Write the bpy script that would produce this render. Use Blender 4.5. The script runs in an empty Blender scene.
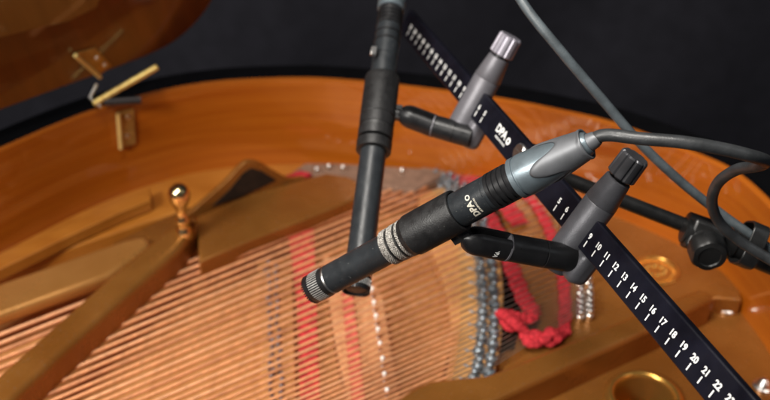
import bpy, bmesh, math, random
from mathutils import Vector, Matrix
from mathutils.geometry import tessellate_polygon
random.seed(7)
S = bpy.context.scene
COL = S.collection

# ------------------------------------------------------------------ camera
PITCH = math.radians(33.0)
CAM_H = 0.55
cam_d = bpy.data.cameras.new('camera')
cam = bpy.data.objects.new('camera', cam_d)
COL.objects.link(cam)
cam.location = (0, 0, CAM_H)
cam.rotation_euler = (math.pi/2 - PITCH, 0, 0)
cam_d.sensor_width = 36
cam_d.lens = 46.75
cam_d.clip_start = 0.02
cam_d.clip_end = 50
cam_d.dof.use_dof = True
cam_d.dof.focus_distance = 0.548
cam_d.dof.aperture_fstop = 7.2
cam_d.dof.aperture_blades = 9
S.camera = cam

# ------------------------------------------------------------------ world, lamps, exposure
w = bpy.data.worlds.new('World')
S.world = w
w.use_nodes = True
w.node_tree.nodes['Background'].inputs[0].default_value = (0.75, 0.82, 1.0, 1)
w.node_tree.nodes['Background'].inputs[1].default_value = 0.035
S.view_settings.view_transform = 'Standard'
S.view_settings.look = 'None'
S.view_settings.exposure = 0
S.view_settings.gamma = 1


def area(name, loc, target, sx, sy, power, color):
    d = bpy.data.lights.new(name, 'AREA')
    d.shape = 'RECTANGLE'
    d.size = sx
    d.size_y = sy
    d.energy = power
    d.color = color
    o = bpy.data.objects.new(name, d)
    COL.objects.link(o)
    o.location = loc
    o.rotation_euler = (Vector(target) - Vector(loc)).to_track_quat('-Z', 'Y').to_euler()
    return o


area('key_softbox', (-0.30, 0.22, 1.60), (0.05, 0.75, 0.0), 0.5, 0.4, 30, (1.0, 0.95, 0.88))
area('front_fill', (-0.95, -0.35, 1.05), (0.05, 0.75, 0.05), 0.5, 0.35, 27, (1.0, 0.96, 0.90))  # added fill lamp to lift the front faces, no known source
area('side_fill', (1.25, 0.1, 1.25), (0.1, 0.7, 0.1), 0.5, 0.7, 1.2, (0.92, 0.96, 1.0))  # added weak fill from the right, no known source

# ------------------------------------------------------------------ photo geometry to world points
F = 1000.0
RX = Vector((1, 0, 0))
FW = Vector((0, math.cos(PITCH), -math.sin(PITCH)))
UP = Vector((0, math.sin(PITCH), math.cos(PITCH)))
CAM = Vector((0, 0, CAM_H))


def C2W(v):                      # camera-axes vector (right, down, forward) to world axes
    return RX*v[0] - UP*v[1] + FW*v[2]


def W(u, v, z):                  # a surveyed point at its own distance
    return CAM + C2W(((u-385)/F*z, (v-200)/F*z, z))


def G(u, v, h=0.0):              # a surveyed point on the level plane at height h
    d = C2W(((u-385)/F, (v-200)/F, 1.0))
    return CAM + d*((h-CAM_H)/d.z)


def px(p):
    q = p - CAM
    z = q.dot(FW)
    return 385 + F*q.dot(RX)/z, 200 - F*q.dot(UP)/z


# ------------------------------------------------------------------ materials
MATS = {}


def mat(name, color, rough=0.5, metal=0.0, var=0.0, vscale=40, stretch=(1, 1, 1), bump=0.0, bscale=600,
        spec=0.5, coat=0.0, rvar=0.0, color2=None, detail=6, specks=0.0, coat_rough=0.05):
    m = bpy.data.materials.new(name)
    m.use_nodes = True
    nt = m.node_tree
    N, L = nt.nodes, nt.links
    b = N['Principled BSDF']
    b.inputs['Base Color'].default_value = (*color, 1)
    b.inputs['Roughness'].default_value = rough
    b.inputs['Metallic'].default_value = metal
    b.inputs['Specular IOR Level'].default_value = spec
    b.inputs['Coat Weight'].default_value = coat
    b.inputs['Coat Roughness'].default_value = coat_rough
    tc = N.new('ShaderNodeTexCoord')
    mp = N.new('ShaderNodeMapping')
    mp.inputs['Scale'].default_value = stretch
    L.new(tc.outputs['Object'], mp.inputs[0])
    if var or color2:
        n = N.new('ShaderNodeTexNoise')
        n.inputs['Scale'].default_value = vscale
        n.inputs['Detail'].default_value = detail
        L.new(mp.outputs[0], n.inputs['Vector'])
        r = N.new('ShaderNodeValToRGB')
        c2 = color2 or tuple(min(1, c*(1+var)) for c in color)
        c1 = color if color2 else tuple(c*(1-var) for c in color)
        r.color_ramp.elements[0].color = (*c1, 1)
        r.color_ramp.elements[1].color = (*c2, 1)
        r.color_ramp.elements[0].position = 0.32
        r.color_ramp.elements[1].position = 0.68
        L.new(n.outputs[0], r.inputs[0])
        col = r.outputs[0]
        if specks:
            n3 = N.new('ShaderNodeTexNoise')
            n3.inputs['Scale'].default_value = 900
            n3.inputs['Detail'].default_value = 2
            L.new(tc.outputs['Object'], n3.inputs['Vector'])
            r3 = N.new('ShaderNodeValToRGB')
            r3.color_ramp.elements[0].position = 0.70
            r3.color_ramp.elements[1].position = 0.76
            L.new(n3.outputs[0], r3.inputs[0])
            mx = N.new('ShaderNodeMix')
            mx.data_type = 'RGBA'
            mx.inputs['B'].default_value = (specks, specks, specks*0.95, 1)
            L.new(r3.outputs[0], mx.inputs['Factor'])
            L.new(col, mx.inputs['A'])
            col = mx.outputs['Result']
        L.new(col, b.inputs['Base Color'])
    if rvar:
        n = N.new('ShaderNodeTexNoise')
        n.inputs['Scale'].default_value = vscale*1.7
        n.inputs['Detail'].default_value = 5
        L.new(mp.outputs[0], n.inputs['Vector'])
        mr = N.new('ShaderNodeMapRange')
        mr.inputs['To Min'].default_value = max(0.02, rough-rvar)
        mr.inputs['To Max'].default_value = min(1, rough+rvar)
        mr.inputs['From Min'].default_value = 0.3
        mr.inputs['From Max'].default_value = 0.7
        L.new(n.outputs[0], mr.inputs[0])
        L.new(mr.outputs[0], b.inputs['Roughness'])
    if bump:
        n = N.new('ShaderNodeTexNoise')
        n.inputs['Scale'].default_value = bscale
        n.inputs['Detail'].default_value = 4
        L.new(mp.outputs[0], n.inputs['Vector'])
        bp = N.new('ShaderNodeBump')
        bp.inputs['Strength'].default_value = bump
        bp.inputs['Distance'].default_value = 0.001
        L.new(n.outputs[0], bp.inputs['Height'])
        L.new(bp.outputs[0], b.inputs['Normal'])
    MATS[name] = m
    return m


M = {}
M['rim_wood'] = mat('rim_wood', (0.38, 0.085, 0.0035), 0.35, var=0, vscale=6, stretch=(1.2, 1.2, 45), coat=1.0,
                    coat_rough=0.04, color2=(0.46, 0.122, 0.007), bump=0.02, bscale=60)
M['rim_wood'].node_tree.nodes['Principled BSDF'].inputs['Coat IOR'].default_value = 1.6
M['lid_wood'] = mat('lid_wood', (0.12, 0.030, 0.003), 0.3, vscale=6, stretch=(14, 1.5, 1), coat=0.9, coat_rough=0.05,
                    color2=(0.19, 0.052, 0.006))
M['lid_patch'] = mat('lid_patch_brown', (0.20, 0.095, 0.018), 0.3, vscale=6, stretch=(14, 1.5, 1), coat=0.6,
                     color2=(0.29, 0.14, 0.028))
M['ledge_wood'] = mat('ledge_wood', (0.38, 0.125, 0.013), 0.35, vscale=12, stretch=(1, 3, 1), coat=0.5,
                      color2=(0.50, 0.19, 0.027))
M['black_lacquer'] = mat('black_lacquer', (0.003, 0.003, 0.0035), 0.3, spec=0.2, coat=0.0, var=0.2, rvar=0.05)
M['soundboard'] = mat('soundboard_wood', (0.50, 0.215, 0.065), 0.45, vscale=14, stretch=(10, 1.2, 1), color2=(0.62, 0.30, 0.10),
                      coat=0.2)
M['bridge_wood'] = mat('bridge_wood', (0.55, 0.26, 0.11), 0.45, vscale=30, stretch=(6, 1, 1), color2=(0.68, 0.36, 0.17))
M['plate'] = mat('bronze_plate_paint', (0.27, 0.098, 0.017), 0.28, metal=0.5, vscale=18, color2=(0.35, 0.142, 0.029),
                 bump=0.25, bscale=900, rvar=0.1, specks=0.30)
M['plate_gold'] = mat('pale_bronze_paint', (0.46, 0.205, 0.050), 0.30, metal=0.5, vscale=18, color2=(0.55, 0.26, 0.072), bump=0.25, bscale=900, rvar=0.08)
M['gold'] = mat('gold_paint', (0.62, 0.32, 0.07), 0.26, metal=0.85, var=0.12, vscale=60, bump=0.05)
M['ledge_plate'] = mat('tan_plate_paint', (0.72, 0.37, 0.13), 0.45, metal=0.1, var=0.12, vscale=25, bump=0.1)
M['brass'] = mat('polished_brass', (0.86, 0.68, 0.34), 0.2, metal=1.0, var=0.1, vscale=80)
M['hinge_brass'] = mat('hinge_brass', (0.98, 0.70, 0.24), 0.38, metal=0.6, var=0.1, vscale=80)
M['dull_brass'] = mat('dull_brass', (0.52, 0.30, 0.08), 0.4, metal=0.6, var=0.2, vscale=80)
M['bright_brass'] = mat('bright_brass', (0.98, 0.70, 0.25), 0.42, metal=0.4, var=0.1, vscale=80)
M['dark_metal'] = mat('dark_metal', (0.06, 0.055, 0.055), 0.35, metal=0.6, var=0.2, vscale=80)
M['copper'] = mat('copper_winding', (0.80, 0.36, 0.165), 0.50, metal=0.45, var=0.16, vscale=160, bump=0.5, bscale=900)
M['copper_dull'] = mat('copper_winding_dull', (0.68, 0.29, 0.135), 0.52, metal=0.45, var=0.2, vscale=90, bump=0.5, bscale=900)
M['copper_bright'] = mat('copper_winding_bright', (0.86, 0.42, 0.21), 0.45, metal=0.45, var=0.14, vscale=120, bump=0.5, bscale=900)
M['steel'] = mat('string_steel', (0.55, 0.47, 0.40), 0.3, metal=0.9, var=0.15, vscale=80)
M['agraffe'] = mat('pin_steel', (0.25, 0.29, 0.325), 0.4, metal=0.65, var=0.3, vscale=160)
M['nickel'] = mat('nickel', (0.80, 0.78, 0.75), 0.3, metal=1.0, var=0.08, vscale=90)
M['white_pin'] = mat('pale_pin_cap', (0.85, 0.80, 0.74), 0.3, var=0.05)
M['red_felt'] = mat('red_felt', (0.52, 0.034, 0.044), 0.95, var=0.4, vscale=260, bump=1.0, bscale=700, spec=0.1)
M['dull_felt'] = mat('faded_red_felt', (0.52, 0.10, 0.075), 0.95, var=0.25, vscale=150, bump=0.6, bscale=700, spec=0.1)
M['fin_shade'] = mat('fin_shade_brown', (0.022, 0.012, 0.007), 0.9, var=0.3, vscale=150, bump=0.4, spec=0.2)  # dark brown that paints shade on the plate fin
M['strip_felt'] = mat('strip_felt', (0.42, 0.03, 0.035), 0.95, var=0.4, vscale=200, bump=0.8, spec=0.1)
M['pin_grey'] = mat('blue_grey_pins', (0.22, 0.19, 0.19), 0.5, metal=0.3, var=0.3, vscale=200)
M['pale_felt'] = mat('pale_felt', (0.24, 0.145, 0.10), 0.95, var=0.2, vscale=150, bump=0.6, spec=0.1)
M['gap_shade'] = mat('cavity_shade', (0.012, 0.009, 0.007), 0.8, var=0.3)  # near-black that paints in the deep shade below the gaps
M['cloth'] = mat('black_cloth', (0.0185, 0.018, 0.0235), 0.95, var=0.13, vscale=30, bump=0.6, bscale=300, spec=0.15)
M['mic_body'] = mat('microphone_coating', (0.019, 0.022, 0.025), 0.36, var=0.22, vscale=90, bump=0.12, bscale=1500,
                    rvar=0.1, specks=0.16, spec=0.5)
M['mic_dark'] = mat('dark_anodised', (0.012, 0.012, 0.013), 0.36, var=0.25, vscale=120, rvar=0.1, spec=0.35)
M['rubber'] = mat('rubber_sleeve', (0.011, 0.0108, 0.0112), 0.46, var=0.3, vscale=110, bump=0.2, bscale=1200, rvar=0.12,
                  specks=0.10)
M['knurl'] = mat('knurled_nickel', (0.42, 0.40, 0.37), 0.34, metal=0.85, var=0.35, vscale=500, bump=0.6, bscale=2500)
M['slot'] = mat('bright_slots', (0.62, 0.61, 0.58), 0.4, metal=0.6, var=0.2, vscale=400)
M['bar'] = mat('bar_anodised', (0.0055, 0.0055, 0.0095), 0.34, var=0.35, vscale=60, rvar=0.08, spec=0.2)
M['clamp'] = mat('clamp_grey', (0.085, 0.085, 0.095), 0.42, metal=0.35, var=0.15, vscale=90, bump=0.15, bscale=1600, rvar=0.06)
M['clamp_far'] = mat('clamp_pale_grey', (0.15, 0.145, 0.16), 0.42, metal=0.35, var=0.12, vscale=90, bump=0.15, bscale=1600)
M['knob'] = mat('knob_grey', (0.075, 0.075, 0.082), 0.35, metal=0.4, var=0.2, vscale=90)
M['knob_far'] = mat('knob_pale_grey', (0.36, 0.34, 0.39), 0.35, metal=0.4, var=0.15, vscale=90)
M['xlr'] = mat('connector_grey', (0.17, 0.21, 0.235), 0.36, metal=0.55, var=0.12, vscale=120, bump=0.08, bscale=1500, rvar=0.06)
M['boot'] = mat('connector_boot', (0.125, 0.13, 0.14), 0.45, metal=0.35, var=0.12, vscale=120)
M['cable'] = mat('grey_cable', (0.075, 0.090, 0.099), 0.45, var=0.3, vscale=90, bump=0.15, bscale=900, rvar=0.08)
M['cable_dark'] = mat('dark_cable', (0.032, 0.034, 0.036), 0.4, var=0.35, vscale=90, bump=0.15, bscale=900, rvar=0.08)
M['black'] = mat('black_plastic', (0.012, 0.012, 0.012), 0.35, var=0.3, vscale=90, rvar=0.1)
M['print'] = mat('white_print', (0.80, 0.80, 0.78), 0.6, var=0.15, vscale=700)
M['print_mic'] = mat('cream_print', (0.62, 0.58, 0.48), 0.5, var=0.15, vscale=700)


# ------------------------------------------------------------------ mesh helpers
def obj(name, bm, m, parent=None, smooth=35, bevel=0.0, bseg=3, loc=None):
    me = bpy.data.meshes.new(name)
    bmesh.ops.remove_doubles(bm, verts=bm.verts, dist=1e-6)
    bmesh.ops.recalc_face_normals(bm, faces=bm.faces)
    bm.to_mesh(me)
    bm.free()
    me.materials.append(m)
    if smooth:
        for p in me.polygons:
            p.use_smooth = True
        me.set_sharp_from_angle(angle=math.radians(smooth))
    o = bpy.data.objects.new(name, me)
    COL.objects.link(o)
    if parent:
        o.parent = parent
        o.matrix_parent_inverse = Matrix.Translation(-parent.location)
    if bevel:
        b = o.modifiers.new('bevel', 'BEVEL')
        b.width = bevel
        b.segments = bseg
        b.limit_method = 'ANGLE'
        b.angle_limit = math.radians(40)
        b.harden_normals = False
    return o


def thing(name, label, cat, loc=(0, 0, 0), group=None):
    o = bpy.data.objects.new(name, None)
    o.empty_display_size = 0.02
    COL.objects.link(o)
    o.location = loc
    return tag(o, label, cat, group)


def tag(o, label, cat, group=None):
    o['label'] = label
    o['category'] = cat
    if group:
        o['group'] = group
    return o


def frame(axis, hint=Vector((0, 0, 1))):
    a = axis.normalized()
    x = hint.cross(a)
    if x.length < 1e-4:
        x = Vector((1, 0, 0)).cross(a)
    x.normalize()
    return x, a.cross(x).normalized(), a


def lathe(bm, o, axis, prof, n=48, hint=Vector((0, 0, 1)), rfun=None, cap=True):
    x, y, a = frame(axis, hint)
    rings = []
    for (s, r) in prof:
        ring = []
        for k in range(n):
            t = 2*math.pi*k/n
            rr = r*(rfun(t, s) if rfun else 1)
            ring.append(bm.verts.new(o + a*s + (x*math.cos(t) + y*math.sin(t))*rr))
        rings.append(ring)
    for i in range(len(rings)-1):
        for k in range(n):
            bm.faces.new((rings[i][k], rings[i][(k+1) % n], rings[i+1][(k+1) % n], rings[i+1][k]))
    if cap:
        bm.faces.new(rings[0][::-1])
        bm.faces.new(rings[-1])
    return bm


def spline(pts, n=12):
    pts = [Vector(p) for p in pts]
    P = [pts[0]*2-pts[1]] + pts + [pts[-1]*2-pts[-2]]
    out = []
    for i in range(1, len(P)-2):
        a, b, c, d = P[i-1:i+3]
        for k in range(n):
            t = k/n
            out.append(0.5*((2*b) + (c-a)*t + (2*a-5*b+4*c-d)*t*t + (3*b-a-3*c+d)*t**3))
    out.append(P[-2])
    return out


def tube(bm, pts, r, n=14, rfun=None):
    prev = None
    rings = []
    for i, p in enumerate(pts):
        t = (pts[min(i+1, len(pts)-1)] - pts[max(i-1, 0)]).normalized()
        if prev is None:
            x = frame(t)[0]
        else:
            x = (prev - t*prev.dot(t)).normalized()
        prev = x
        y = t.cross(x)
        rr = r if rfun is None else rfun(i/(len(pts)-1))
        rings.append([bm.verts.new(p + (x*math.cos(2*math.pi*k/n)+y*math.sin(2*math.pi*k/n))*rr) for k in range(n)])
    for i in range(len(rings)-1):
        for k in range(n):
            bm.faces.new((rings[i][k], rings[i][(k+1) % n], rings[i+1][(k+1) % n], rings[i+1][k]))
    bm.faces.new(rings[0][::-1])
    bm.faces.new(rings[-1])
    return bm


def box(bm, c, x, y, z, hx, hy, hz):
    vs = [bm.verts.new(c + x*sx*hx + y*sy*hy + z*sz*hz) for sx in (-1, 1) for sy in (-1, 1) for sz in (-1, 1)]
    for f in ((0, 1, 3, 2), (4, 6, 7, 5), (0, 4, 5, 1), (2, 3, 7, 6), (0, 2, 6, 4), (1, 5, 7, 3)):
        bm.faces.new([vs[i] for i in f])
    return bm


def prism(bm, loop, depth, holes=(), d=Vector((0, 0, -1))):
    """A flat outline (world points) with holes given thickness along d."""
    loops = [list(loop)] + [list(h) for h in holes]
    flat = [p for l in loops for p in l]
    tris = tessellate_polygon(loops)
    top = [bm.verts.new(p) for p in flat]
    bot = [bm.verts.new(p + d*depth) for p in flat]
    if holes:
        for t in tris:
            bm.faces.new([top[i] for i in t])
            bm.faces.new([bot[i] for i in reversed(t)])
    else:
        bm.faces.new(top)
        bm.faces.new(bot[::-1])
    i0 = 0
    for l in loops:
        k = len(l)
        for i in range(k):
            a, b = i0+i, i0+(i+1) % k
            bm.faces.new((top[a], top[b], bot[b], bot[a]))
        i0 += k
    return bm


def slab(name, pix, h, depth, m, parent, bevel=0.002, smoothline=False, hole=None, bseg=3):
    pts = [G(u, v, h) for u, v in pix]
    if smoothline:
        q = spline(pts + [pts[0]], 6)[:-1]
        pts = q
    holes = []
    if hole:
        # the outline runs in along a hair-thin seam (below the frame) and round the hole
        c, r = hole
        n = 48
        a0 = -math.pi/2
        circ = [c + Vector((math.cos(a0 - (2*math.pi-0.004)*k/n - 0.002)*r, math.sin(a0 - (2*math.pi-0.004)*k/n - 0.002)*r, 0)) for k in range(n+1)]
        ymin = min(p.y for p in pts)
        out_l = Vector((c.x-0.00005, ymin, c.z))
        out_r = Vector((c.x+0.00005, ymin, c.z))
        # pts start at the near left corner and run clockwise; close across the near edge
        pts = pts + [out_r] + circ[::-1] + [out_l]
    return obj(name, prism(bmesh.new(), pts, depth, holes), m, parent, bevel=bevel, bseg=bseg)


def text_mesh(s, size, bold=0.0, extrude=0.0001, align='CENTER'):
    cu = bpy.data.curves.new('lettering', 'FONT')
    cu.body = s
    cu.size = size
    cu.align_x = align
    cu.align_y = 'CENTER'
    cu.extrude = extrude
    cu.offset = bold*size
    cu.resolution_u = 4
    o = bpy.data.objects.new('lettering', cu)
    COL.objects.link(o)
    dg = bpy.context.evaluated_depsgraph_get()
    me = bpy.data.meshes.new_from_object(o.evaluated_get(dg))
    bpy.data.objects.remove(o)
    bpy.data.curves.remove(cu)
    bm = bmesh.new()
    bm.from_mesh(me)
    bpy.data.meshes.remove(me)
    return bm


def add_flat_text(bm, s, size, o, x, y, n, bold=0.0, extrude=0.0001):
    t = text_mesh(s, size, bold, extrude)
    mp = {}
    for v in t.verts:
        mp[v] = bm.verts.new(o + x*v.co.x + y*v.co.y + n*v.co.z)
    for f in t.faces:
        try:
            bm.faces.new([mp[v] for v in f.verts])
        except ValueError:
            pass
    t.free()


def add_round_text(bm, s, size, o, axis, mid, up_sign, r, bold=0.0, dy=0.0):
    """lettering wrapped round a cylinder: text runs round the circumference about radial direction mid"""
    a = axis.normalized()
    m = (mid - a*mid.dot(a)).normalized()
    c = a.cross(m)
    t = text_mesh(s, size, bold, 0.00008)
    bmesh.ops.subdivide_edges(t, edges=t.edges, cuts=1)
    mp = {}
    for v in t.verts:
        ang = v.co.x/r
        rr = r + v.co.z + 0.00008
        mp[v] = bm.verts.new(o + a*(up_sign*(v.co.y+dy)) + (m*math.cos(ang) + c*math.sin(ang)*up_sign)*rr)
    for f in t.faces:
        try:
            bm.faces.new([mp[v] for v in f.verts])
        except ValueError:
            pass
    t.free()


Z = Vector((0, 0, 1))

# ================================================================== the cloth behind
bm = bmesh.new()
nx, nz = 150, 70
grid = []
for j in range(nz+1):
    row = []
    for i in range(nx+1):
        x = -1.9 + 3.8*i/nx
        z = -1.3 + 2.5*j/nz
        y = 1.75 + 0.018*math.sin(6*x+1.3*z) + 0.010*math.sin(15*x-5*z+1) + 0.006*math.sin(31*x+9*z) \
            + 0.006*math.sin(11*z-7*x)
        row.append(bm.verts.new((x, y, z)))
    grid.append(row)
for j in range(nz):
    for i in range(nx):
        bm.faces.new((grid[j][i], grid[j][i+1], grid[j+1][i+1], grid[j+1][i]))
cl = obj('backdrop_cloth', bm, M['cloth'], smooth=180)
so = cl.modifiers.new('thickness', 'SOLIDIFY')
so.thickness = 0.003
tag(cl, 'black cloth backdrop hanging behind the piano', 'backdrop')

# ================================================================== the piano
piano = thing('grand_piano', 'grand piano with orange wood inside, bronze plate and copper strings, lid open', 'piano')

# rim ---------------------------------------------------------------
H = 0.095
rim_px = [(-190, 262), (-110, 205), (-50, 173), (0, 151), (60, 125), (100, 110), (140, 98), (180, 88.5), (230, 82), (300, 79.5), (350, 82),
          (400, 87), (460, 94.5), (510, 102), (560, 112), (600, 121), (640, 134), (692, 154), (732, 173), (770, 207), (815, 262),
          (860, 340), (900, 430)]
inner = spline([G(u, v, H) for u, v in rim_px], 6)


def offset_path(path, d):
    out = []
    for i, p in enumerate(path):
        t = (path[min(i+1, len(path)-1)] - path[max(i-1, 0)])
        t.z = 0
        t.normalize()
        out.append(p + Vector((-t.y, t.x, 0))*d)
    return out


bm = bmesh.new()
mid = offset_path(inner, 0.006)
prof = []
for p, q in zip(inner, mid):
    prof.append([Vector((p.x, p.y, -0.07)), Vector((p.x, p.y, H-0.0007)), p + (q-p)*0.25, Vector((q.x, q.y, H)), Vector((q.x, q.y, -0.07))])
rows = [[bm.verts.new(c) for c in r] for r in prof]
for i in range(len(rows)-1):
    for k in range(5):
        bm.faces.new((rows[i][k], rows[i+1][k], rows[i+1][(k+1) % 5], rows[i][(k+1) % 5]))
bm.faces.new(rows[0])
bm.faces.new(rows[-1][::-1])
rim = obj('inner_rim', bm, M['rim_wood'], piano, smooth=40)

bm = bmesh.new()
out0 = offset_path(inner, 0.0065)
out1 = offset_path(inner, 0.040)
rows = []
for p, q in zip(out0, out1):
    rows.append([bm.verts.new(c) for c in (Vector((p.x, p.y, -0.25)), Vector((p.x, p.y, H-0.002)),
                                           Vector((q.x, q.y, H-0.002)), Vector((q.x, q.y, -0.25)))])
for i in range(len(rows)-1):
    for k in range(4):
        bm.faces.new((rows[i][k], rows[i+1][k], rows[i+1][(k+1) % 4], rows[i][(k+1) % 4]))
bm.faces.new(rows[0])
bm.faces.new(rows[-1][::-1])
obj('outer_rim', bm, M['black_lacquer'], piano, smooth=40, bevel=0.002)

# lid ---------------------------------------------------------------
LA = G(0, 112, 0.125)
LB = G(130, 66, 0.125)
ldir = (LB-LA)
ldir.z = 0
ldir.normalize()
inward = Vector((ldir.y, -ldir.x, 0))
LID_ANGLE = math.radians(68)
lup = inward*math.cos(LID_ANGLE) + Z*math.sin(LID_ANGLE)
lnor = ldir.cross(lup)            # faces away from the strings
if lnor.dot(inward) > 0:
    lnor = -lnor


def on_lid(u, v, off=0.0):        # surveyed point on the lid's underside plane
    d = C2W(((u-385)/F, (v-200)/F, 1.0))
    o = LA - lnor*off
    return CAM + d*((o-CAM).dot(lnor)/d.dot(lnor))


edge = spline([on_lid(*p) for p in ((-160, 160), (-60, 130), (0, 110), (60, 88), (115, 68), (148, 55), (175, 41), (198, 20),
                                    (214, -4), (226, -40), (232, -90))], 5)
far = [LA + ldir*0.22 + lup*0.68, LA - ldir*0.62 + lup*0.68, LA - ldir*0.62 - lup*0.012]
bm = bmesh.new()
prism(bm, edge + far, 0.004, d=lnor)
lid = obj('lid', bm, M['lid_wood'], piano, bevel=0.001)
bm = bmesh.new()
prism(bm, [p + lnor*0.0042 for p in edge + far], 0.018, d=lnor)
obj('lid_shell', bm, M['black_lacquer'], lid, bevel=0.002)
bm = bmesh.new()
prism(bm, [on_lid(u, v, 0.004) for u, v in ((-160, 78), (0, 38), (68, 22), (97, 8), (112, -30), (60, -240), (-160, -240))], 0.0039, d=lnor)  # raised patch on the lid in a paler yellow-brown
obj('lid_patch', bm, M['lid_patch'], lid, bevel=0.0015)

# hinge -------------------------------------------------------------
hg = thing('hinge_tmp', '', '')
bpy.data.objects.remove(hg)
bm = bmesh.new()
ha, hb = W(93, 104, 0.955), W(157, 67, 0.965)
hd = (hb-ha).normalized()
hl = (hb-ha).length
prof = [(0, 0.0015), (0.001, 0.0034)]
nseg = 7
for k in range(nseg):
    s0, s1 = 0.001 + (hl-0.002)*k/nseg, 0.001 + (hl-0.002)*(k+1)/nseg
    prof += [(s0+0.0004, 0.0031), (s1-0.0008, 0.0031), (s1-0.0004, 0.0024)]
prof += [(hl, 0.0034), (hl+0.0008, 0.0015)]
lathe(bm, ha, hd, prof, 16)
hinge = obj('hinge', bm, M['hinge_brass'], piano)
# leaf on the lid
bm = bmesh.new()
a, b = on_lid(74, 54, 0.002), on_lid(99, 76, 0.002)
c, d2 = on_lid(112, 66, 0.002), on_lid(96, 48, 0.002)
prism(bm, [a, b, c, d2], 0.0016, d=lnor)
obj('hinge_leaf', bm, M['dull_brass'], hinge, bevel=0.0004)
bm = bmesh.new()
tube(bm, [a - lnor*0.002, b - lnor*0.002], 0.0021, 10)
obj('leaf_edge', bm, M['bright_brass'], hinge)
# leaf on the rim wall: sits against the inner wall


def on_wall(u, v, off=0.003):
    """surveyed point on the inner face of the rim"""
    d = C2W(((u-385)/F, (v-200)/F, 1.0))
    best = None
    for p, q in zip(inner[:-1], inner[1:]):
        e = q-p
        n = Vector((e.y, -e.x, 0)).normalized()
        t = (p + n*off - CAM).dot(n)/d.dot(n)
        x = CAM + d*t
        s = (x-p).dot(e)/e.length_squared
        if 0 <= s <= 1 and t > 0:
            best = (x, n)
            break
    return best


(a, n1), (b, _), (c, _), (d2, _) = on_wall(117, 113), on_wall(120, 148), on_wall(136, 144), on_wall(134, 109)
bm = bmesh.new()
prism(bm, [a, b, c, d2], 0.002, d=-n1)
obj('hinge_leaf', bm, M['dull_brass'], hinge, bevel=0.0004)
bm = bmesh.new()
tube(bm, [a + n1*0.002, b + n1*0.002], 0.0021, 10)
obj('leaf_edge', bm, M['bright_brass'], hinge)
for (u, v) in ((128, 117), (127.5, 136)):
    p, n = on_wall(u, v, 0.0031)
    bm = bmesh.new()
    lathe(bm, p, n, [(0, 0.0026), (0.0008, 0.0024), (0.0013, 0.0012)], 14)
    obj('screw', bm, M['nickel'], hinge)
for (u, v) in ((97, 58), (105, 65)):
    p = on_lid(u, v, 0.0021)
    bm = bmesh.new()
    lathe(bm, p, -lnor, [(0, 0.0026), (0.0008, 0.0024), (0.0013, 0.0012)], 14)
    obj('screw', bm, M['nickel'], hinge)
bm = bmesh.new()
tube(bm, [W(97, 84, 0.962), W(90, 98, 0.958), W(101, 107, 0.955)], 0.0018, 8)
obj('hinge_stay', bm, M['nickel'], hinge)
bm = bmesh.new()
tube(bm, [W(104, 102, 0.958), W(124, 101, 0.962), W(141, 100, 0.966)], 0.0036, 10)
obj('hinge_barrel', bm, M['dark_metal'], hinge)

# soundboard, gap shade, ledges ---------------------------------------
obj('gap_shade_floor', prism(bmesh.new(), [Vector((-0.5, 0.18, -0.11)), Vector((0.5, 0.18, -0.11)), Vector((0.42, 1.0, -0.11)), Vector((-0.42, 1.0, -0.11))], 0.02),  # black sheet standing in for deep shade under the plate gaps
    M['gap_shade'], piano)
slab('soundboard', [(-120, 470), (-120, 350), (0, 305), (140, 255), (190, 228), (300, 182), (430, 150), (455, 190), (455, 290), (452, 345), (436, 395), (400, 470)], -0.034, 0.01, M['soundboard'], piano)
slab('rim_ledge', [(-120, 315), (0, 274), (75, 246.5), (140, 224), (196, 206), (300, 176), (440, 163), (520, 180), (560, 150), (400, 110), (250, 118), (90, 150), (-120, 240)],
     -0.006, 0.02, M['ledge_wood'], piano)
slab('moulding', [(-90, 309), (0, 269), (60, 240), (120, 212), (151, 200), (150, 187), (120, 200), (60, 228), (0, 254), (-90, 296)], 0.008, 0.013, M['ledge_wood'], piano, bevel=0.0015)

# bridge, felts under the strings
slab('bridge', [(322, 255), (368, 262), (384, 300), (392, 350), (402, 410), (350, 412), (335, 340)], -0.0085, 0.024, M['bridge_wood'], piano)
slab('felt_strip', [(286, 212), (313, 208), (317, 300), (321, 420), (301, 422), (297, 300)], -0.0012, 0.008, M['strip_felt'], piano, bevel=0.001)
slab('felt_strip', [(341, 285), (352, 285), (367, 410), (353, 412)], -0.0012, 0.006, M['dull_felt'], piano, bevel=0.0008)
slab('under_bridge', [(258, 262), (292, 255), (297, 420), (262, 430)], -0.016, 0.016, M['soundboard'], piano)
slab('agraffe_ledge', [(432, 150), (474, 160), (492, 205), (500, 250), (504, 290), (502, 335), (492, 388), (440, 400), (447, 372), (451, 345), (450, 310), (441, 272), (428, 240), (418, 200)],
     -0.010, 0.02, M['ledge_plate'], piano, bevel=0.002, smoothline=False)

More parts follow.
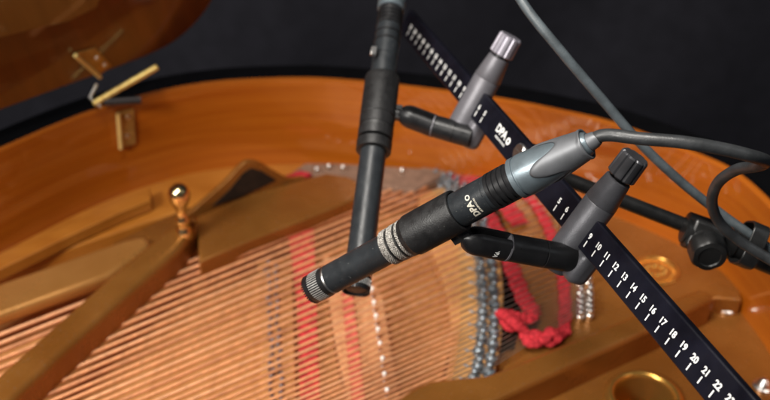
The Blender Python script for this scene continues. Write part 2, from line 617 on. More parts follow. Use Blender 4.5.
# plate: the parts seen around the strings
ring_c = G(644, 399, -0.02)
slab('plate', [(380, 470), (396, 400), (450, 372), (560, 330), (660, 285), (690, 262), (745, 296), (790, 350), (830, 400), (860, 470)], -0.02, 0.02, M['plate'], piano,
     hole=(ring_c, 0.0235))
slab('pin_block_plate', [(450, 140), (520, 150), (600, 185), (660, 215), (735, 262), (742, 300), (716, 298), (660, 323), (600, 350), (520, 385), (496, 380), (514, 350),
                         (521, 320), (522, 290), (516, 258), (507, 230), (494, 195), (476, 165)], -0.003, 0.018, M['plate'], piano, bevel=0.002)
slab('plate_rib', [(386, 420), (400, 396), (414, 386), (432, 379), (455, 376.5), (485, 374), (515, 363), (560, 344), (640, 311), (700, 287), (716, 296),
                   (660, 324), (600, 351), (540, 379), (490, 402), (440, 424)], 0.009, 0.035, M['plate'], piano, bevel=0.005)
slab('plate_panel', [(-110, 350), (0, 282), (50, 265), (95, 249), (125, 239), (143, 235), (151, 239), (148, 247), (130, 260), (108, 275), (55, 294), (0, 314), (-110, 362)],
     0.012, 0.014, M['plate_gold'], piano, bevel=0.006, bseg=5)
slab('plate_gusset', [(112, 243), (150, 224), (190, 206), (197, 216), (196, 230), (150, 264), (112, 270)], 0.004, 0.014, M['plate'], piano, bevel=0.002)
slab('plate_strut', [(-80, 450), (0, 371), (60, 318), (110, 274), (144, 246), (166, 229), (181, 219), (196, 216), (196, 226), (180, 247), (162, 263), (100, 318), (58, 356), (15, 396), (-40, 455)],
     0.026, 0.03, M['plate'], piano, bevel=0.007, bseg=5)
slab('plate_web', [(197, 216), (250, 194), (307, 178), (327, 173), (350, 177), (364, 186), (362, 196), (310, 217), (250, 240), (199, 262)], 0.014, 0.02, M['plate'], piano,
     bevel=0.002)
# upright fin behind the web
fb0, fb1 = G(188, 214, 0.013), G(308, 177, 0.013)
fn = Vector((fb1.y-fb0.y, fb0.x-fb1.x, 0)).normalized()
fd = (fb1-fb0)


def on_fin(u, v):
    d = C2W(((u-385)/F, (v-200)/F, 1.0))
    return CAM + d*((fb0-CAM).dot(fn)/d.dot(fn))


obj('plate_fin', prism(bmesh.new(), spline([on_fin(*p) for p in ((186, 216), (200, 205), (225, 183), (240, 167), (250, 161.5), (262, 164), (275, 172), (290, 179),
                                                      (305, 179), (250, 198), (200, 217))], 4), 0.006, d=-fn), M['plate'], piano, bevel=0.0015)
obj('fin_shade_patch', prism(bmesh.new(), [on_fin(*p) + fn*0.0008 for p in ((212, 206), (230, 189), (243, 173), (251, 168), (262, 171), (276, 180), (262, 187), (240, 197))], 0.0012, d=-fn), M['fin_shade'], piano)  # thin dark patch, the fin's shaded recess put into colour
slab('hitch_rail', [(292, 172), (305, 163), (335, 163), (420, 168), (440, 160), (447, 172), (415, 190), (358, 183), (330, 174), (300, 182)], 0.004, 0.02, M['pale_felt'], piano)
slab('felt_pad', [(278, 178), (300, 170), (312, 173), (300, 181), (282, 187)], 0.0095, 0.006, M['red_felt'], piano, bevel=0.001)
for (u, v) in ((317, 171), (329, 168), (343, 169), (402, 172)):
    bm = bmesh.new()
    lathe(bm, G(u, v+2, 0.003), Z, [(0, 0.0028), (0.006, 0.0026), (0.0075, 0.0012)], 12)
    obj('hitch_pin', bm, M['nickel'], piano)

# ring and medallion
bm = bmesh.new()
prof = [(-0.058, 0.0230), (0.0, 0.0232), (0.003, 0.0236), (0.0050, 0.0250), (0.0054, 0.027), (0.0045, 0.0292), (0.002, 0.0312), (0.0003, 0.0325), (-0.001, 0.0325)]
lathe(bm, ring_c, Z, prof, 64, cap=False)
obj('sound_hole_ring', bm, M['gold'], piano, smooth=60)
bm = bmesh.new()
lathe(bm, ring_c - Z*0.055, Z, [(-0.002, 0.0229), (0, 0.0229), (0.0004, 0.006), (0.0006, 0.001)], 40)
obj('sound_hole_floor', bm, M['plate'], piano)
mc = G(655, 271, -0.003)
bm = bmesh.new()
rnd = random.Random(3)


def relief(t, s):
    return 1.0


lathe(bm, mc, Z, [(0.0, 0.0225), (0.0015, 0.0222), (0.0024, 0.0212), (0.0024, 0.0196), (0.0012, 0.0186), (0.001, 0.001)], 48)
for k in range(26):
    t = 2*math.pi*k/26
    lathe(bm, mc + Vector((math.cos(t), math.sin(t), 0))*0.0160 + Z*0.0008, Z, [(0, 0.0018), (0.0012, 0.0014), (0.0017, 0.0005)], 8)
for k in range(9):
    t = 2*math.pi*k/9
    lathe(bm, mc + Vector((math.cos(t)*0.009, math.sin(t)*0.007, 0.0008)), Z, [(0, 0.0032), (0.0015, 0.0024), (0.0022, 0.0008)], 10)
obj('medallion', bm, M['gold'], piano)
for (u, v) in ((726, 309), (763, 387)):
    c = G(u, v, -0.0195)
    bm = bmesh.new()
    lathe(bm, c, Z, [(0, 0.0085), (0.002, 0.0085), (0.003, 0.0065), (0.006, 0.005), (0.0085, 0.0028), (0.0092, 0.0008)], 24)
    obj('plate_bolt', bm, M['nickel'], piano)

# brass acorn bolt
bp = G(184, 232, 0.026)
bm = bmesh.new()
lathe(bm, bp, Z, [(-0.00544, 0.00683), (0.00408, 0.00683), (0.00544, 0.00546), (0.00884, 0.00525), (0.01156, 0.00651), (0.01428, 0.00651), (0.017, 0.00473), (0.02244, 0.0042), (0.0272, 0.00525), (0.03019, 0.00693), (0.03332, 0.0084), (0.0374, 0.00966), (0.04216, 0.00987), (0.04624, 0.00872), (0.04923, 0.00609), (0.05086, 0.00231)], 32)
obj('acorn_bolt', bm, M['brass'], piano, smooth=60)
bm = bmesh.new()
lathe(bm, G(187, 268, -0.03), Z, [(0, 0.0042), (0.036, 0.0042), (0.037, 0.0062), (0.041, 0.0062), (0.042, 0.004)], 20)
obj('support_stud', bm, M['brass'], piano)

# strings -----------------------------------------------------------
NS = 50
rnd = random.Random(11)
pin_curve = spline([G(u, v, 0) for u, v in ((426, 171), (449, 186), (465, 210), (474, 240), (478, 275), (479, 310), (477, 340), (472, 372), (463, 400), (452, 432))], 20)


def along(path, f):
    k = f*(len(path)-1)
    i = min(int(k), len(path)-2)
    return path[i].lerp(path[i+1], k-i)


wind_curve = spline([G(u, v, 0) for u, v in ((421, 173), (442, 189), (457, 214), (464, 244), (467, 278), (468, 312), (465, 344), (459, 378), (450, 410), (441, 440))], 20)


def left_v(f):
    return 335 + 320*f


ends = []
for i in range(NS):
    f = 1.28*i/(NS-1) - 0.28*(i/(NS-1))**2
    R = along(pin_curve, f)
    L0 = G(0, left_v(f), 0)
    ends.append((L0, R, f))
for i, (L0, R, f) in enumerate(ends):
    d = (L0-R)
    L1 = R + d*1.25
    rad = (0.00125*(1-f)**0.9 + 0.00105)*rnd.uniform(0.80, 0.86)
    # copper stops where it meets the wind curve
    best = min((abs((q-R).cross(d.normalized()).z), k) for k, q in enumerate(wind_curve))[1]
    s = max(0.02, (wind_curve[best]-R).dot(d.normalized()) + rnd.uniform(-0.003, 0.003))
    dn = d.normalized()
    E0 = R + dn*s
    bm = bmesh.new()
    L1.z += rnd.uniform(-0.0003, 0.0003)
    tube(bm, [L1, E0 + dn*0.006, E0], rad, 10, rfun=lambda t: rad if t < 0.9 else rad*0.6)
    st = obj('bass_string', bm, M[rnd.choice(('copper', 'copper', 'copper_dull', 'copper_bright'))], piano)
    bm = bmesh.new()
    tube(bm, [E0 + dn*0.001, R + Z*0.0006, R - dn*0.004], 0.0006, 6)
    obj('string_core', bm, M['steel'], st)

# agraffes: studs with a coil, two staggered rows
pins = []
k = 0
for row in range(2):
    for i in range(19):
        g = (i + 0.5*row)/18.5
        f = 0.03 + 0.79*(0.80*g + 0.20*g*g)
        p = along(pin_curve, f) + Vector((0.002 + 0.0105*row, 0, 0))
        bm = bmesh.new()
        lean = Vector((rnd.uniform(-.06, .06)+0.12, rnd.uniform(-.06, .06), 1)).normalized()
        base = Vector((p.x, p.y, -0.0105))
        prof = [(0, 0.0036), (0.004, 0.0036)]
        for c in range(4):
            prof += [(0.0045+c*0.0015, 0.0040), (0.0054+c*0.0015, 0.0050), (0.0058+c*0.0015, 0.0040)]
        prof += [(0.0112, 0.0026), (0.0165, 0.0025), (0.0172, 0.0016)]
        lathe(bm, base, lean, prof, 12)
        # loop of wire leaving the stud
        tube(bm, spline([base + lean*0.008 + Vector((0.003, -0.0025, 0)), base + lean*0.010 + Vector((-0.006, -0.0035, 0)), base + lean*0.0105 + Vector((-0.012, -0.002, 0))], 4), 0.0008, 6)
        obj('agraffe', bm, M['agraffe'], piano)

# fine wires running on from the studs to the tuning pins
tp_curve = spline([G(u, v, 0.004) for u, v in ((470, 152), (500, 160), (530, 178), (553, 206), (566, 236), (574, 262), (579, 288), (579, 304), (579, 317))], 16)
for i in range(40):
    f = i/39
    a = along(pin_curve, 0.02 + 0.80*f) + Z*0.001
    b = along(tp_curve, f) + Vector((0, 0, 0.004))
    bm = bmesh.new()
    tube(bm, [a, a.lerp(b, 0.5) + Z*0.001, b], 0.00045, 5)
    obj('string_tail', bm, M['steel'], piano)
for row in range(2):
    for i in range(20):
        f = 0.0 + 0.97*i/19
        p = along(tp_curve, f) + Vector((0.0005 + 0.0085*row, 0.002*row, 0))
        base = Vector((p.x, p.y, -0.004))
        bm = bmesh.new()
        prof = [(0, 0.0030), (0.004, 0.0030), (0.0045, 0.0036), (0.0075, 0.0036), (0.008, 0.0028), (0.0125, 0.0026), (0.0133, 0.0018)]
        lathe(bm, base, Vector((0.10, -0.12, 1)), prof, 12)
        obj('tuning_pin', bm, M['nickel'], piano)

# pale pin caps on the bridge
for i in range(10):
    u, v = [(368, 262), (370, 275), (372, 288), (374, 301.5), (376, 315), (378, 328.5), (380, 342.5), (382.5, 357.5), (384.5, 373), (387, 389)][i]
    p = G(u, v, 0.0025)
    bm = bmesh.new()
    lathe(bm, Vector((p.x, p.y, -0.010)), Z, [(0, 0.0012), (0.0105, 0.0012), (0.011, 0.0018), (0.0126, 0.0018), (0.0134, 0.0012), (0.0138, 0.0004)], 14)
    obj('bridge_pin', bm, M['white_pin'], piano)
for i in range(26):
    f = i/25
    for s in (0, 1):
        p = G(267 + 9*s + 6*f + rnd.uniform(-2, 2), 268 + 150*f + 4*s, -0.016)
        bm = bmesh.new()
        lathe(bm, p, Vector((0.1, 0, 1)), [(0, 0.0016), (0.008, 0.0016), (0.0086, 0.0009)], 8)
        obj('under_bridge_pin', bm, M['pin_grey'], piano)


# red woven felt round the pins
def ribbon(name, pix, h, width, thick, m, seed, ripple=0.0006, rip_len=0.009, parent=piano):
    rr = random.Random(seed)
    path = spline([G(p[0], p[1], h + (p[2] if len(p) > 2 else 0)) for p in pix], 14)
    L = [0]
    for a, b in zip(path[:-1], path[1:]):
        L.append(L[-1] + (b-a).length)
    n = max(20, int(L[-1]/0.0012))
    pts = []
    j = 0
    for k in range(n+1):
        s = L[-1]*k/n
        while j < len(L)-2 and L[j+1] < s:
            j += 1
        f = (s-L[j])/max(1e-9, L[j+1]-L[j])
        pts.append(path[j].lerp(path[j+1], f))
    bm = bmesh.new()
    rows = []
    ph = rr.uniform(0, 6)
    for k, p in enumerate(pts):
        t = (pts[min(k+1, n)] - pts[max(k-1, 0)])
        t.normalize()
        sd = t.cross(Z).normalized()
        s = L[-1]*k/n
        wv = ripple*abs(math.sin(math.pi*s/rip_len + ph))
        wd = width*(0.5 + 0.06*math.sin(s*300+ph) + 0.04*math.sin(s*811))
        up = t.cross(sd)
        if up.z < 0:
            up = -up
        top = p + up*(thick + wv)
        rows.append([bm.verts.new(c) for c in (p - sd*wd, p - sd*wd + up*(thick*0.7+wv*0.7), top - sd*wd*0.6, top + up*0.0006, top + sd*wd*0.6,
                                               p + sd*wd + up*(thick*0.7+wv*0.7), p + sd*wd)])
    m7 = 7
    for a, b in zip(rows[:-1], rows[1:]):
        for k in range(m7):
            bm.faces.new((a[k], a[(k+1) % m7], b[(k+1) % m7], b[k]))
    bm.faces.new(rows[0][::-1])
    bm.faces.new(rows[-1])
    return obj(name, bm, m, parent, smooth=60)


ribbon('felt_ribbon', [(447, 168), (466, 184), (486, 212), (503, 246), (514, 275), (523, 297), (533, 316)], -0.002, 0.0142, 0.0024, M['red_felt'], 1)
ribbon('felt_ribbon', [(450, 160), (475, 168), (508, 182), (535, 205), (553, 240), (562, 275), (565, 305), (564, 333)], -0.002, 0.0105, 0.0024, M['red_felt'], 2, ripple=0.0008)
ribbon('felt_ribbon', [(444, 172), (462, 172), (490, 186), (505, 205), (520, 225)], -0.001, 0.018, 0.003, M['red_felt'], 5)
ribbon('felt_ribbon', [(533, 308), (531, 320, .004), (518, 318, .007), (503, 316, .009), (509, 327, .008), (520, 328, .010), (527, 338, .006), (538, 336, .007), (549, 343, .002), (565, 332, 0)], -0.001, 0.010, 0.0032, M['red_felt'], 3,
       ripple=0.0014, rip_len=0.005)
ribbon('felt_ribbon', [(500, 314, .011), (512, 322, .015), (524, 333, .008), (530, 344, .004), (544, 341, .005), (552, 333, .008), (560, 341, .003)], 0.0, 0.009, 0.003, M['red_felt'], 4, ripple=0.0014, rip_len=0.004)

# ================================================================== stereo bar
dcam = Vector((-385.35, -653.33, 1000.0)).normalized()
m_ = -0.01212875
z0 = -dcam.z/m_*0.01*-1
z0 = abs(dcam.z/m_)*0.01
B0 = W(521.51, 167.76, z0)
bx = C2W(-dcam).normalized()                 # along the scale, towards the viewer
wv = C2W((0.461, -0.814, -0.353)).normalized()
by = (wv - bx*wv.dot(bx)).normalized()       # across the scale
bn = bx.cross(by).normalized()               # out of the numbered face
BT = 0.0062


def bar_pt(t, a=0.0, n=0.0):
    return B0 + bx*(t*0.01) + by*a + bn*n


BW0, BW1 = -0.0054, 0.0152
bar_root = thing('stereo_bar', 'long black stereo bar with white centimetre scale holding both microphones', 'stereo bar', bar_pt(0, 0.006, -BT))
bm = bmesh.new()
box(bm, bar_pt(0.5, (BW0+BW1)/2, -BT/2), bx, by, bn, 0.252, (BW1-BW0)/2, BT/2)
bar = obj('bar', bm, M['bar'], bar_root, bevel=0.0012)


def tick(bm, t, wid=0.00042):
    box(bm, bar_pt(t, 0, 0.00004), bx, by, bn, wid, 0.0021, 0.00006)


bm = bmesh.new()
for k in range(5, 26):
    tick(bm, k)
    add_flat_text(bm, str(k), 0.0051, bar_pt(k, 0.0052), bx, by, bn, bold=0.03, extrude=0.00008)
obj('scale_numbers', bm, M['print'], bar, smooth=0)
bm = bmesh.new()
for k in range(5, 22):
    t = -(k + 1.9)
    tick(bm, t, 0.0005)
    add_flat_text(bm, str(k), 0.0051, bar_pt(t, 0.0052), bx, by, bn, bold=0.03, extrude=0.00008)
obj('scale_numbers', bm, M['print'], bar, smooth=0)
bm = bmesh.new()
add_flat_text(bm, 'DPA', 0.0080, bar_pt(-4.0, 0.0058), bx, by, bn, bold=0.03, extrude=0.00008)
lathe(bm, bar_pt(-2.78, 0.0050), bn, [(0, 0.0026), (0.0001, 0.0026), (0.0001, 0.0011), (0, 0.0011)], 20, cap=False)
add_flat_text(bm, 'MICROPHONES', 0.0022, bar_pt(-3.65, 0.0004), bx, by, bn, bold=0.01, extrude=0.00008)
obj('logo', bm, M['print'], bar, smooth=0)
bm = bmesh.new()
lathe(bm, bar_pt(-1.0, 0.0062, -0.001), bn, [(0, 0.0062), (0.0022, 0.0062), (0.0030, 0.0052), (0.0030, 0.0006)], 28)
box(bm, bar_pt(-1.0, 0.0062, 0.0021), bx, by, bn, 0.0046, 0.0006, 0.00015)
obj('centre_screw', bm, M['nickel'], bar_root)


# ================================================================== microphones
def axis_of(u0, v0, za, u1, v1, zb):
    A, B = W(u0, v0, za), W(u1, v1, zb)
    return A, (B-A).normalized(), (B-A).length


def s_at(A, a, u=None, v=None):
    lo, hi = -0.3, 0.5
    f = (lambda s: px(A+a*s)[0]-u) if u is not None else (lambda s: px(A+a*s)[1]-v)
    flo = f(lo)
    for _ in range(60):
        m = (lo+hi)/2
        if (f(m) > 0) == (flo > 0):
            lo = m
        else:
            hi = m
    return (lo+hi)/2


def tooth(n, depth):
    return lambda t, s: 1 - depth*(0.5+0.5*math.cos(n*t))


def build_mic(label, A, a, L, s_ring, s_groove, r0, r1, s_step):
    """A = tip centre, a = direction from tip to connector"""
    root = thing('microphone', label, 'microphone', A + a*L, group='pair of pencil microphones on the stereo bar')
    bm = bmesh.new()
    lathe(bm, A, a, [(s_ring+0.0012, r0), (s_step-0.002, r0), (s_step, r1), (s_groove-0.0006, r1), (s_groove-0.0003, r1*0.965), (s_groove+0.0003, r1*0.965),
                     (s_groove+0.0006, r1), (L-0.017, r1), (L-0.016, r1)], 64)
    body = obj('body', bm, M['mic_body'], root)
    # capsule with slots
    bm = bmesh.new()
    lathe(bm, A, a, [(0.0006, 0.0008), (0.0005, r0*0.55), (0.0009, r0*0.78), (0.0, r0*0.86), (0.0, r0*0.93), (0.0012, r0), (s_ring-0.0004, r0)], 96)
    cap = obj('capsule', bm, M['mic_dark'], root)
    bm = bmesh.new()
    lathe(bm, A, a, [(s_ring-0.0005, r0*0.99), (s_ring-0.0004, r0*1.008), (s_ring+0.0006, r0*1.008), (s_ring+0.0009, r0*0.99)], 64)
    obj('capsule_ring', bm, M['nickel'], cap)
    x, y, _ = frame(a)
    bm = bmesh.new()
    n = 40
    for k in range(n):
        t = 2*math.pi*k/n
        rd = x*math.cos(t)+y*math.sin(t)
        tg = a.cross(rd)
        box(bm, A + a*(s_ring*0.50) + rd*(r0*1.0), a, tg, rd, s_ring*0.24, r0*0.030, 0.0002)
    obj('slot_bars', bm, M['slot'], cap, smooth=0)
    bm = bmesh.new()
    for k in range(36):
        t = 2*math.pi*k/36
        rd = x*math.cos(t)+y*math.sin(t)
        tg = a.cross(rd)
        box(bm, A + rd*(r0*0.94) + a*0.0005, a, tg, rd, 0.0012, r0*0.035, r0*0.055)
    obj('front_teeth', bm, M['mic_dark'], cap, smooth=0)
    # ribbed rear collar
    bm = bmesh.new()
    prof = [(L-0.0165, r1*0.94)]
    for k in range(4):
        s = L-0.016+k*0.0034
        prof += [(s, r1*0.95), (s+0.0003, r1*1.03), (s+0.0022, r1*1.03), (s+0.0026, r1*0.95)]
    prof += [(L-0.0018, r1*0.97), (L, r1*0.97)]
    lathe(bm, A, a, prof, 64)
    obj('rear_collar', bm, M['mic_dark'], root)
    return root, body


def build_holder(label, clamp_t, tilt, A, a, s_a, s_b, s_open, r_in, r_out, mats, arm_pts, grp):
    """clamp on the bar at clamp_t, a jointed arm, and the sleeve round the microphone"""
    c = bar_pt(clamp_t, 0.0062, -BT/2)
    ca = (by + bx*tilt).normalized()
    root = thing('microphone_holder', label, 'mic holder', c, group=grp)
    bm = bmesh.new()
    lathe(bm, c, ca, [(-0.0335, 0.0085), (-0.0320, 0.0100), (-0.0150, 0.0102), (0.0165, 0.0102), (0.0170, 0.0099), (0.0176, 0.0102), (0.0345, 0.0080), (0.0350, 0.0072)], 48)
    cb = obj('clamp_body', bm, mats[0], root)
    bm = bmesh.new()
    lathe(bm, c, ca, [(0.034, 0.0062), (0.0372, 0.0062)], 32)
    obj('knob_neck', bm, M['mic_dark'], root)
    bm = bmesh.new()
    lathe(bm, c, ca, [(0.0368, 0.0083), (0.0376, 0.0090), (0.0510, 0.0087), (0.0520, 0.0078), (0.0521, 0.0010)], 120, rfun=lambda t, s: 1-0.11*max(0, math.cos(9*t))**3)
    obj('clamp_knob', bm, mats[1], root, smooth=25)
    bm = bmesh.new()
    box(bm, bar_pt(clamp_t + 0.75, -0.0155, -BT/2 - 0.006), bx, ca, bn, 0.0105, 0.0115, 0.0075)
    obj('clamp_jaw', bm, mats[0], root, bevel=0.0052, bseg=5)
    # arm
    P0, P1, P2 = arm_pts
    ad = (P1-P0).normalized()
    al = (P1-P0).length
    bm = bmesh.new()
    lathe(bm, P0, ad, [(0, 0.0060), (0.0005, 0.0082), (al*0.45, 0.0084), (al*0.455, 0.0080), (al*0.47, 0.0080), (al*0.475, 0.0084), (al-0.0008, 0.0083), (al, 0.0076)], 40)
    arm = obj('arm', bm, M['mic_dark'], root)
    bm = bmesh.new()
    lathe(bm, P1, ad, [(-0.0006, 0.0070), (-0.0002, 0.0086), (0.0009, 0.0086), (0.0012, 0.0070)], 40)
    obj('arm_ring', bm, M['clamp_far'], arm)
    # forked joint with a slot
    jd = (P2-P1).normalized()
    jl = (P2-P1).length
    vw = (CAM-P1).normalized()
    upv = (UP - jd*UP.dot(jd)).normalized()
    side = jd.cross(vw*0.70 + upv*0.62).normalized()
    up = jd.cross(side).normalized()
    if up.dot(-FW) < 0:
        up = -up
    for sg in (-1, 1):
        bm = bmesh.new()
        n = 20
        rows = []
        for k in range(n+1):
            f = k/n
            rr = 0.0081*(1.0 if f < 0.62 else math.sqrt(max(0.02, 1-((f-0.62)/0.38)**2*0.92)))
            ring = []
            for q in range(13):
                ang = math.pi*q/12
                # half disc on one side of the slot
                oy = math.cos(ang)*rr
                ox = sg*(0.0022 + max(0.0, math.sin(ang))*max(0.0008, rr-0.0022))
                ring.append(bm.verts.new(P1 + jd*(0.001 + jl*f) + side*ox + up*oy))
            rows.append(ring)
        for r_a, r_b in zip(rows[:-1], rows[1:]):
            for q in range(13):
                bm.faces.new((r_a[q], r_a[(q+1) % 13], r_b[(q+1) % 13], r_b[q]))
        bm.faces.new(rows[0])
        bm.faces.new(rows[-1])
        obj('joint_fork', bm, M['mic_dark'], arm)
    tip = A + a*((s_a+s_open)*0.5)
    bm = bmesh.new()
    tgt = A + a*((P2-A).dot(a))
    dirn = (tgt-P2).normalized()
    tube(bm, [P1 + jd*0.003, P2 - jd*0.003, P2 + dirn*max(0.002, (tgt-P2).length - r_out + 0.001)], 0.0032, 14)
    box(bm, P2 + dirn*max(0.003, (tgt-P2).length - r_out)*0.6, dirn, a, dirn.cross(a).normalized(), max(0.005, (tgt-P2).length - r_out)*0.62, 0.0058, 0.0022)
    obj('joint_tongue', bm, M['black'], arm)
    bm = bmesh.new()
    lathe(bm, P1 + jd*(jl*0.62) - side*0.0066, side, [(0, 0.0012), (0.0002, 0.0022), (0.0130, 0.0022), (0.0134, 0.0012)], 16)
    obj('joint_screw', bm, M['nickel'], arm)
    # sleeve
    bm = bmesh.new()
    lathe(bm, A, a, [(s_a, r_in), (s_a, r_out*0.90), (s_a+0.0008, r_out*0.93), (s_b, r_out*0.95), (s_b+0.0008, r_out), (s_open-0.0012, r_out), (s_open-0.0003, r_out*0.98), (s_open, r_out*0.95),
                     (s_open, r_out*0.875), (s_open-0.001, r_out*0.85), (s_open-0.012, r_out*0.85), (s_open-0.0125, r_in)], 72, cap=False)
    sl = obj('sleeve', bm, M['rubber'], root)
    return root, sl, arm


# near microphone ---------------------------------------------------
A1, a1, L1 = axis_of(312, 289.3, 0.622, 517, 178.5, 0.545)
s1 = lambda u: s_at(A1, a1, u=u)
mic1, body1 = build_mic('black pencil microphone in the foreground, lying diagonally with a silver cable plug', A1, a1, L1, s1(331), s1(490), 0.0093, 0.0104, s1(425))
h1, sl1, arm1 = build_holder('dark grey clamp and arm with knurled silver rings holding the foreground microphone', 7.7, 0.08, A1, a1, s1(408), s1(412), s1(459), 0.0105, 0.0126,
                             (M['clamp'], M['knob']), (W(572, 259, 0.597), W(507, 247, 0.583), W(463, 238, 0.572)), 'microphone holders clamped on the stereo bar')
# knurled rings
bm = bmesh.new()
sA, sB = s1(389), s1(414)
pitch = (sB-sA)/3
for k in range(3):
    q = sA + pitch*k
    rr = 0.0110+0.0003*k
    prof = [(q, 0.0098)] + [(q + 0.0003 + pitch*0.68*i/10, rr) for i in range(11)] + [(q+pitch*0.74, 0.0098)]
    lathe(bm, A1, a1, prof, 192, rfun=lambda t, s_: 1-0.030*((int(t/(2*math.pi)*96+0.01) + int((s_-q)/(pitch*0.68/5))) % 2))
obj('knurled_rings', bm, M['knurl'], sl1, smooth=0)
bm = bmesh.new()
lathe(bm, A1, a1, [(sA+0.0002, 0.0094), (sA+0.0002, 0.0102), (sB+0.0008, 0.0108), (sB+0.0008, 0.0094)], 48, cap=False)
obj('ring_core', bm, M['black'], sl1)
# lettering on the body
bm = bmesh.new()
po = A1 + a1*s1(477)
view = (CAM-po).normalized()
dn_ = C2W((0.35, 0.93, 0)).normalized()
mid_dir = (view*0.82 + dn_*0.40)
add_round_text(bm, 'DPA', 0.0052, po, a1, Matrix.Rotation(-0.12, 4, a1) @ mid_dir, -1, 0.0104, bold=0.03)
add_round_text(bm, 'O', 0.0040, po, a1, Matrix.Rotation(-0.84, 4, a1) @ mid_dir, -1, 0.0104, bold=0.04, dy=-0.0002)
add_round_text(bm, 'MICROPHONES', 0.0014, po, a1, Matrix.Rotation(-0.2, 4, a1) @ mid_dir, -1, 0.0104, bold=0.01, dy=-0.0034)
obj('logo', bm, M['print_mic'], body1, smooth=0)
bm = bmesh.new()
sd = (W(507, 247, 0.583) - W(572, 259, 0.597)).normalized()
po = W(507, 247, 0.583) + sd*0.009
view = (CAM-po).normalized()
add_round_text(bm, 'DPA', 0.0036, po, sd, view*0.8 + dn_*0.62, -1, 0.0084, bold=0.02)
obj('arm_logo', bm, M['print'], arm1, smooth=0)

# far microphone ----------------------------------------------------
A2, a2, L2 = axis_of(356, 291, 0.672, 391, 10, 0.782)
s2 = lambda v: s_at(A2, a2, v=v)
mic2, body2 = build_mic('black pencil microphone behind, pointing straight down over the strings', A2, a2, L2, s2(277), s2(58), 0.0095, 0.0097, s2(112))
h2, sl2, arm2 = build_holder('pale grey clamp and arm holding the microphone that points straight down', -9.3, -0.03, A2, a2, s2(136), s2(118), s2(78), 0.0101, 0.0131,
                             (M['clamp_far'], M['knob_far']), (W(472, 137, 0.730), W(434, 126, 0.735), W(400, 113, 0.738)), 'microphone holders clamped on the stereo bar')
bm = bmesh.new()
sA, sB = s2(152), s2(117)
pitch = (sB-sA)/3
for k in range(3):
    q = sA + pitch*k
    lathe(bm, A2, a2, [(q, 0.0100), (q+0.0005, 0.0128), (q+pitch*0.78, 0.0130), (q+pitch*0.84, 0.0100)], 64)
obj('ring_stack', bm, M['rubber'], sl2)
# bands on the far body
bm = bmesh.new()
for v in (44, 36, 28):
    s = s2(v)
    lathe(bm, A2, a2, [(s, 0.0094), (s+0.0002, 0.0102), (s+0.0016, 0.0102), (s+0.0018, 0.0094)], 48)
obj('body_bands', bm, M['mic_dark'], body2)
bm = bmesh.new()
cp = W(373.6, 51, 0.748)
sidev = C2W((-1, 0, -0.2)).normalized()
box(bm, cp, sidev, a2, sidev.cross(a2), 0.0022, 0.0038, 0.0016)
obj('side_switch', bm, M['nickel'], body2, bevel=0.0005)


# ================================================================== cables
def connector(root, A, a, L, r, mlist):
    bm = bmesh.new()
    lathe(bm, A, a, [(0.0, r*0.96), (0.0006, r*1.04), (0.0035, r*1.05), (0.0037, r*0.99), (0.0050, r*0.99), (0.0052, r*1.06), (0.011, r*1.05), (0.016, r*0.99), (L*0.62, r*0.84), (L-0.002, r*0.62),
                     (L, r*0.50)], 64)
    c = obj('plug', bm, mlist[0], root)
    # grip with a scalloped edge towards the microphone
    x, y, _ = frame(a, C2W((0, 0, 1)))
    bm = bmesh.new()
    rows = []
    nt_, n = 96, 22
    for i in range(n+1):
        f = i/n
        ring = []
        for q in range(nt_):
            t = 2*math.pi*q/nt_
            wv_ = math.cos(3*t + 1.35)
            wv_ = math.copysign(abs(wv_)**0.7, wv_)
            s0 = L*(0.47 + 0.19*wv_)
            s = s0 + (L*0.965-s0)*f
            g = (s-0.016)/(L*0.62-0.016)
            if s < 0.016:
                base = r*(1.05 - 0.06*(s-0.011)/0.005)
            elif g < 1:
                base = r*(0.99 - 0.15*g)
            else:
                base = r*(0.84 - 0.22*(s-L*0.62)/(L*0.38-0.002))
            lift = 0.0009*min(1, f*7)**0.5 + 0.0003
            if f > 0.93:
                lift += 0.0005
            ring.append(bm.verts.new(A + a*s + (x*math.cos(t)+y*math.sin(t))*(base+lift)))
        rows.append(ring)
    for ra, rb in zip(rows[:-1], rows[1:]):
        for q in range(nt_):
            k = (q+1) % nt_
            bm.faces.new((ra[q], ra[k], rb[k], rb[q]))
    o = obj('plug_grip', bm, mlist[1], c, smooth=60)
    sm = o.modifiers.new('thick', 'SOLIDIFY')
    sm.thickness = 0.0014
    sm.offset = -1
    return c


PL = 0.046
c_ax = (a1 + C2W((0.01, 0.03, 0.0))).normalized()
c1 = thing('microphone_cable', 'grey cable with silver plug looping right from the foreground microphone', 'cable', A1 + a1*L1, group='microphone cables')
connector(c1, A1 + a1*(L1-0.0005), c_ax, PL, 0.0112, (M['xlr'], M['boot']))
e1 = A1 + a1*L1 + c_ax*(PL-0.004)
ez = (e1-CAM).dot(FW)
pts = [e1, e1 + c_ax*0.012] + [W(u, v, z) for u, v, z in ((640, 138.5, ez-0.014), (685, 142.5, ez-0.02), (725, 149.5, ez-0.02), (755, 157, ez-0.014), (766, 161.5, ez+0.005), (757, 166, ez+0.028), (736, 170, ez+0.05),
                                                        (718, 183, ez+0.07), (712, 202, ez+0.085), (719, 222, ez+0.098), (737, 239, ez+0.105), (762, 255, ez+0.108), (820, 288, ez+0.11))]
bm = bmesh.new()
tube(bm, spline(pts, 14), 0.0034, 18)
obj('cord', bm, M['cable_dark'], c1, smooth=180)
bm = bmesh.new()
lathe(bm, e1 - c_ax*0.002, c_ax, [(0, 0.0056), (0.004, 0.0052), (0.009, 0.0044), (0.011, 0.0034)], 28)
obj('strain_relief', bm, M['boot'], c1)

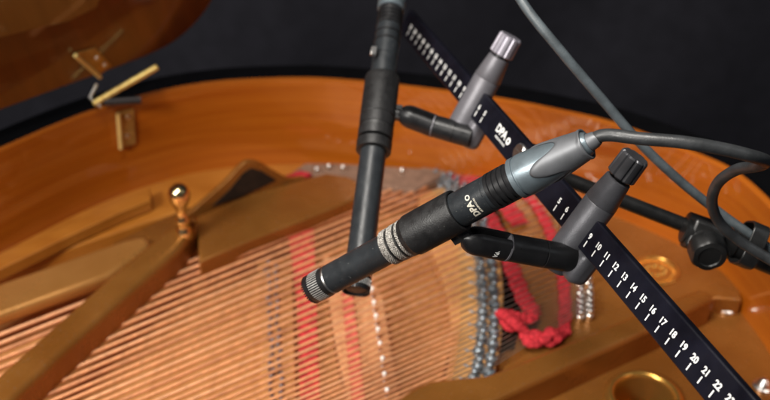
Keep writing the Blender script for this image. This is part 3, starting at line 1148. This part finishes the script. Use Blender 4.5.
c2 = thing('microphone_cable', 'pale grey cable slanting down across the black backdrop from the top', 'cable', A2 + a2*L2, group='microphone cables')
connector(c2, A2 + a2*(L2-0.0005), a2, PL, 0.0103, (M['xlr'], M['boot']))
e2 = A2 + a2*(L2+PL-0.004)
pts = [e2, e2 + a2*0.03] + [W(u, v, z) for u, v, z in ((410, -120, .76), (450, -130, .70), (490, -60, .65), (521, 0, .625), (560, 50, .62), (600, 97, .63), (640, 143, .64), (680, 181, .65), (720, 213, .655),
                                                     (752, 236, .652), (820, 285, .65))]
bm = bmesh.new()
tube(bm, spline(pts, 14), 0.0031, 18)
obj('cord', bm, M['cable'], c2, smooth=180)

# ================================================================== boom arm
boom = thing('boom_arm', 'black boom arm with swivel joint reaching in from the right behind the cables', 'boom arm', W(800, 275, .66))
b0, b1, b2 = W(520, 161, z0*1.018), W(692, 228, 0.672), W(900, 316, 0.668)
bm = bmesh.new()
tube(bm, [b0, b0.lerp(b1, .5), b1], 0.0050, 20)
obj('thin_tube', bm, M['black'], boom)
bm = bmesh.new()
bd = (b2-b1).normalized()
lathe(bm, b1, bd, [(-0.006, 0.0062), (-0.005, 0.0098), (0.010, 0.0108), (0.030, 0.0100), (0.031, 0.0088), (0.16, 0.0088)], 28)
obj('thick_tube', bm, M['black'], boom)
# thread adapter under the bar
bm = bmesh.new()
lathe(bm, bar_pt(-1.0, 0.0062, -BT-0.014), bn, [(0, 0.0075), (0.002, 0.0088), (0.012, 0.0088), (0.0138, 0.0075)], 28)
obj('thread_adapter', bm, M['black'], boom)
# joint block and knob
jc = W(703, 238, 0.660)
jx, jy, jz = bd, frame(bd, -FW)[0], None
jz = (-FW - bd*(-FW).dot(bd)).normalized()
jy = jz.cross(jx)
bm = bmesh.new()
box(bm, jc, jx, jy, jz, 0.0115, 0.0105, 0.0085)
obj('joint_block', bm, M['black'], boom, bevel=0.003)
bm = bmesh.new()
kd = C2W((-0.05, 0.55, -0.83)).normalized()
lathe(bm, W(704, 241, 0.656), kd, [(0, 0.0085), (0.001, 0.0100), (0.0055, 0.0108), (0.0058, 0.0122), (0.0155, 0.0120), (0.0175, 0.0108), (0.0180, 0.0075), (0.0172, 0.0070), (0.0172, 0.0010)], 96,
      rfun=lambda t, s: 1 if s < 0.0057 or s > 0.0177 else 1-0.05*(0.5+0.5*math.cos(6*t))**2)
obj('joint_knob', bm, M['black'], boom, smooth=30)
bm = bmesh.new()
lathe(bm, jc - jx*0.014, jx, [(0, 0.0072), (0.001, 0.0085), (0.008, 0.0085), (0.0085, 0.0075)], 28)
obj('joint_collar', bm, M['black'], boom)

# cable tie round boom and cords
tc_ = W(749, 245, 0.655)
td = bd
bm = bmesh.new()
ty = jy
tz = jz
rows = []
for s in (-0.0055, 0.0055):
    for (ra, rb) in ((0.0150, 0.0150), (0.0135, 0.0135)):
        ring = []
        for k in range(40):
            t = 2*math.pi*k/40
            cx, cy = math.cos(t), math.sin(t)
            sc = (abs(cx)**4 + abs(cy)**4)**-0.25
            ring.append(bm.verts.new(tc_ + td*s + ty*cx*sc*ra*1.02 + tz*cy*sc*rb*0.95))
        rows.append(ring)
o0, i0, o1, i1 = rows
for k in range(40):
    j = (k+1) % 40
    bm.faces.new((o0[k], o0[j], o1[j], o1[k]))
    bm.faces.new((i0[k], i1[k], i1[j], i0[j]))
    bm.faces.new((o0[k], i0[k], i0[j], o0[j]))
    bm.faces.new((o1[k], o1[j], i1[j], i1[k]))
tie = obj('cable_clip', bm, M['black'], bevel=0.0008)
tag(tie, 'black square cable clip fastening the cords to the boom arm', 'cable clip')
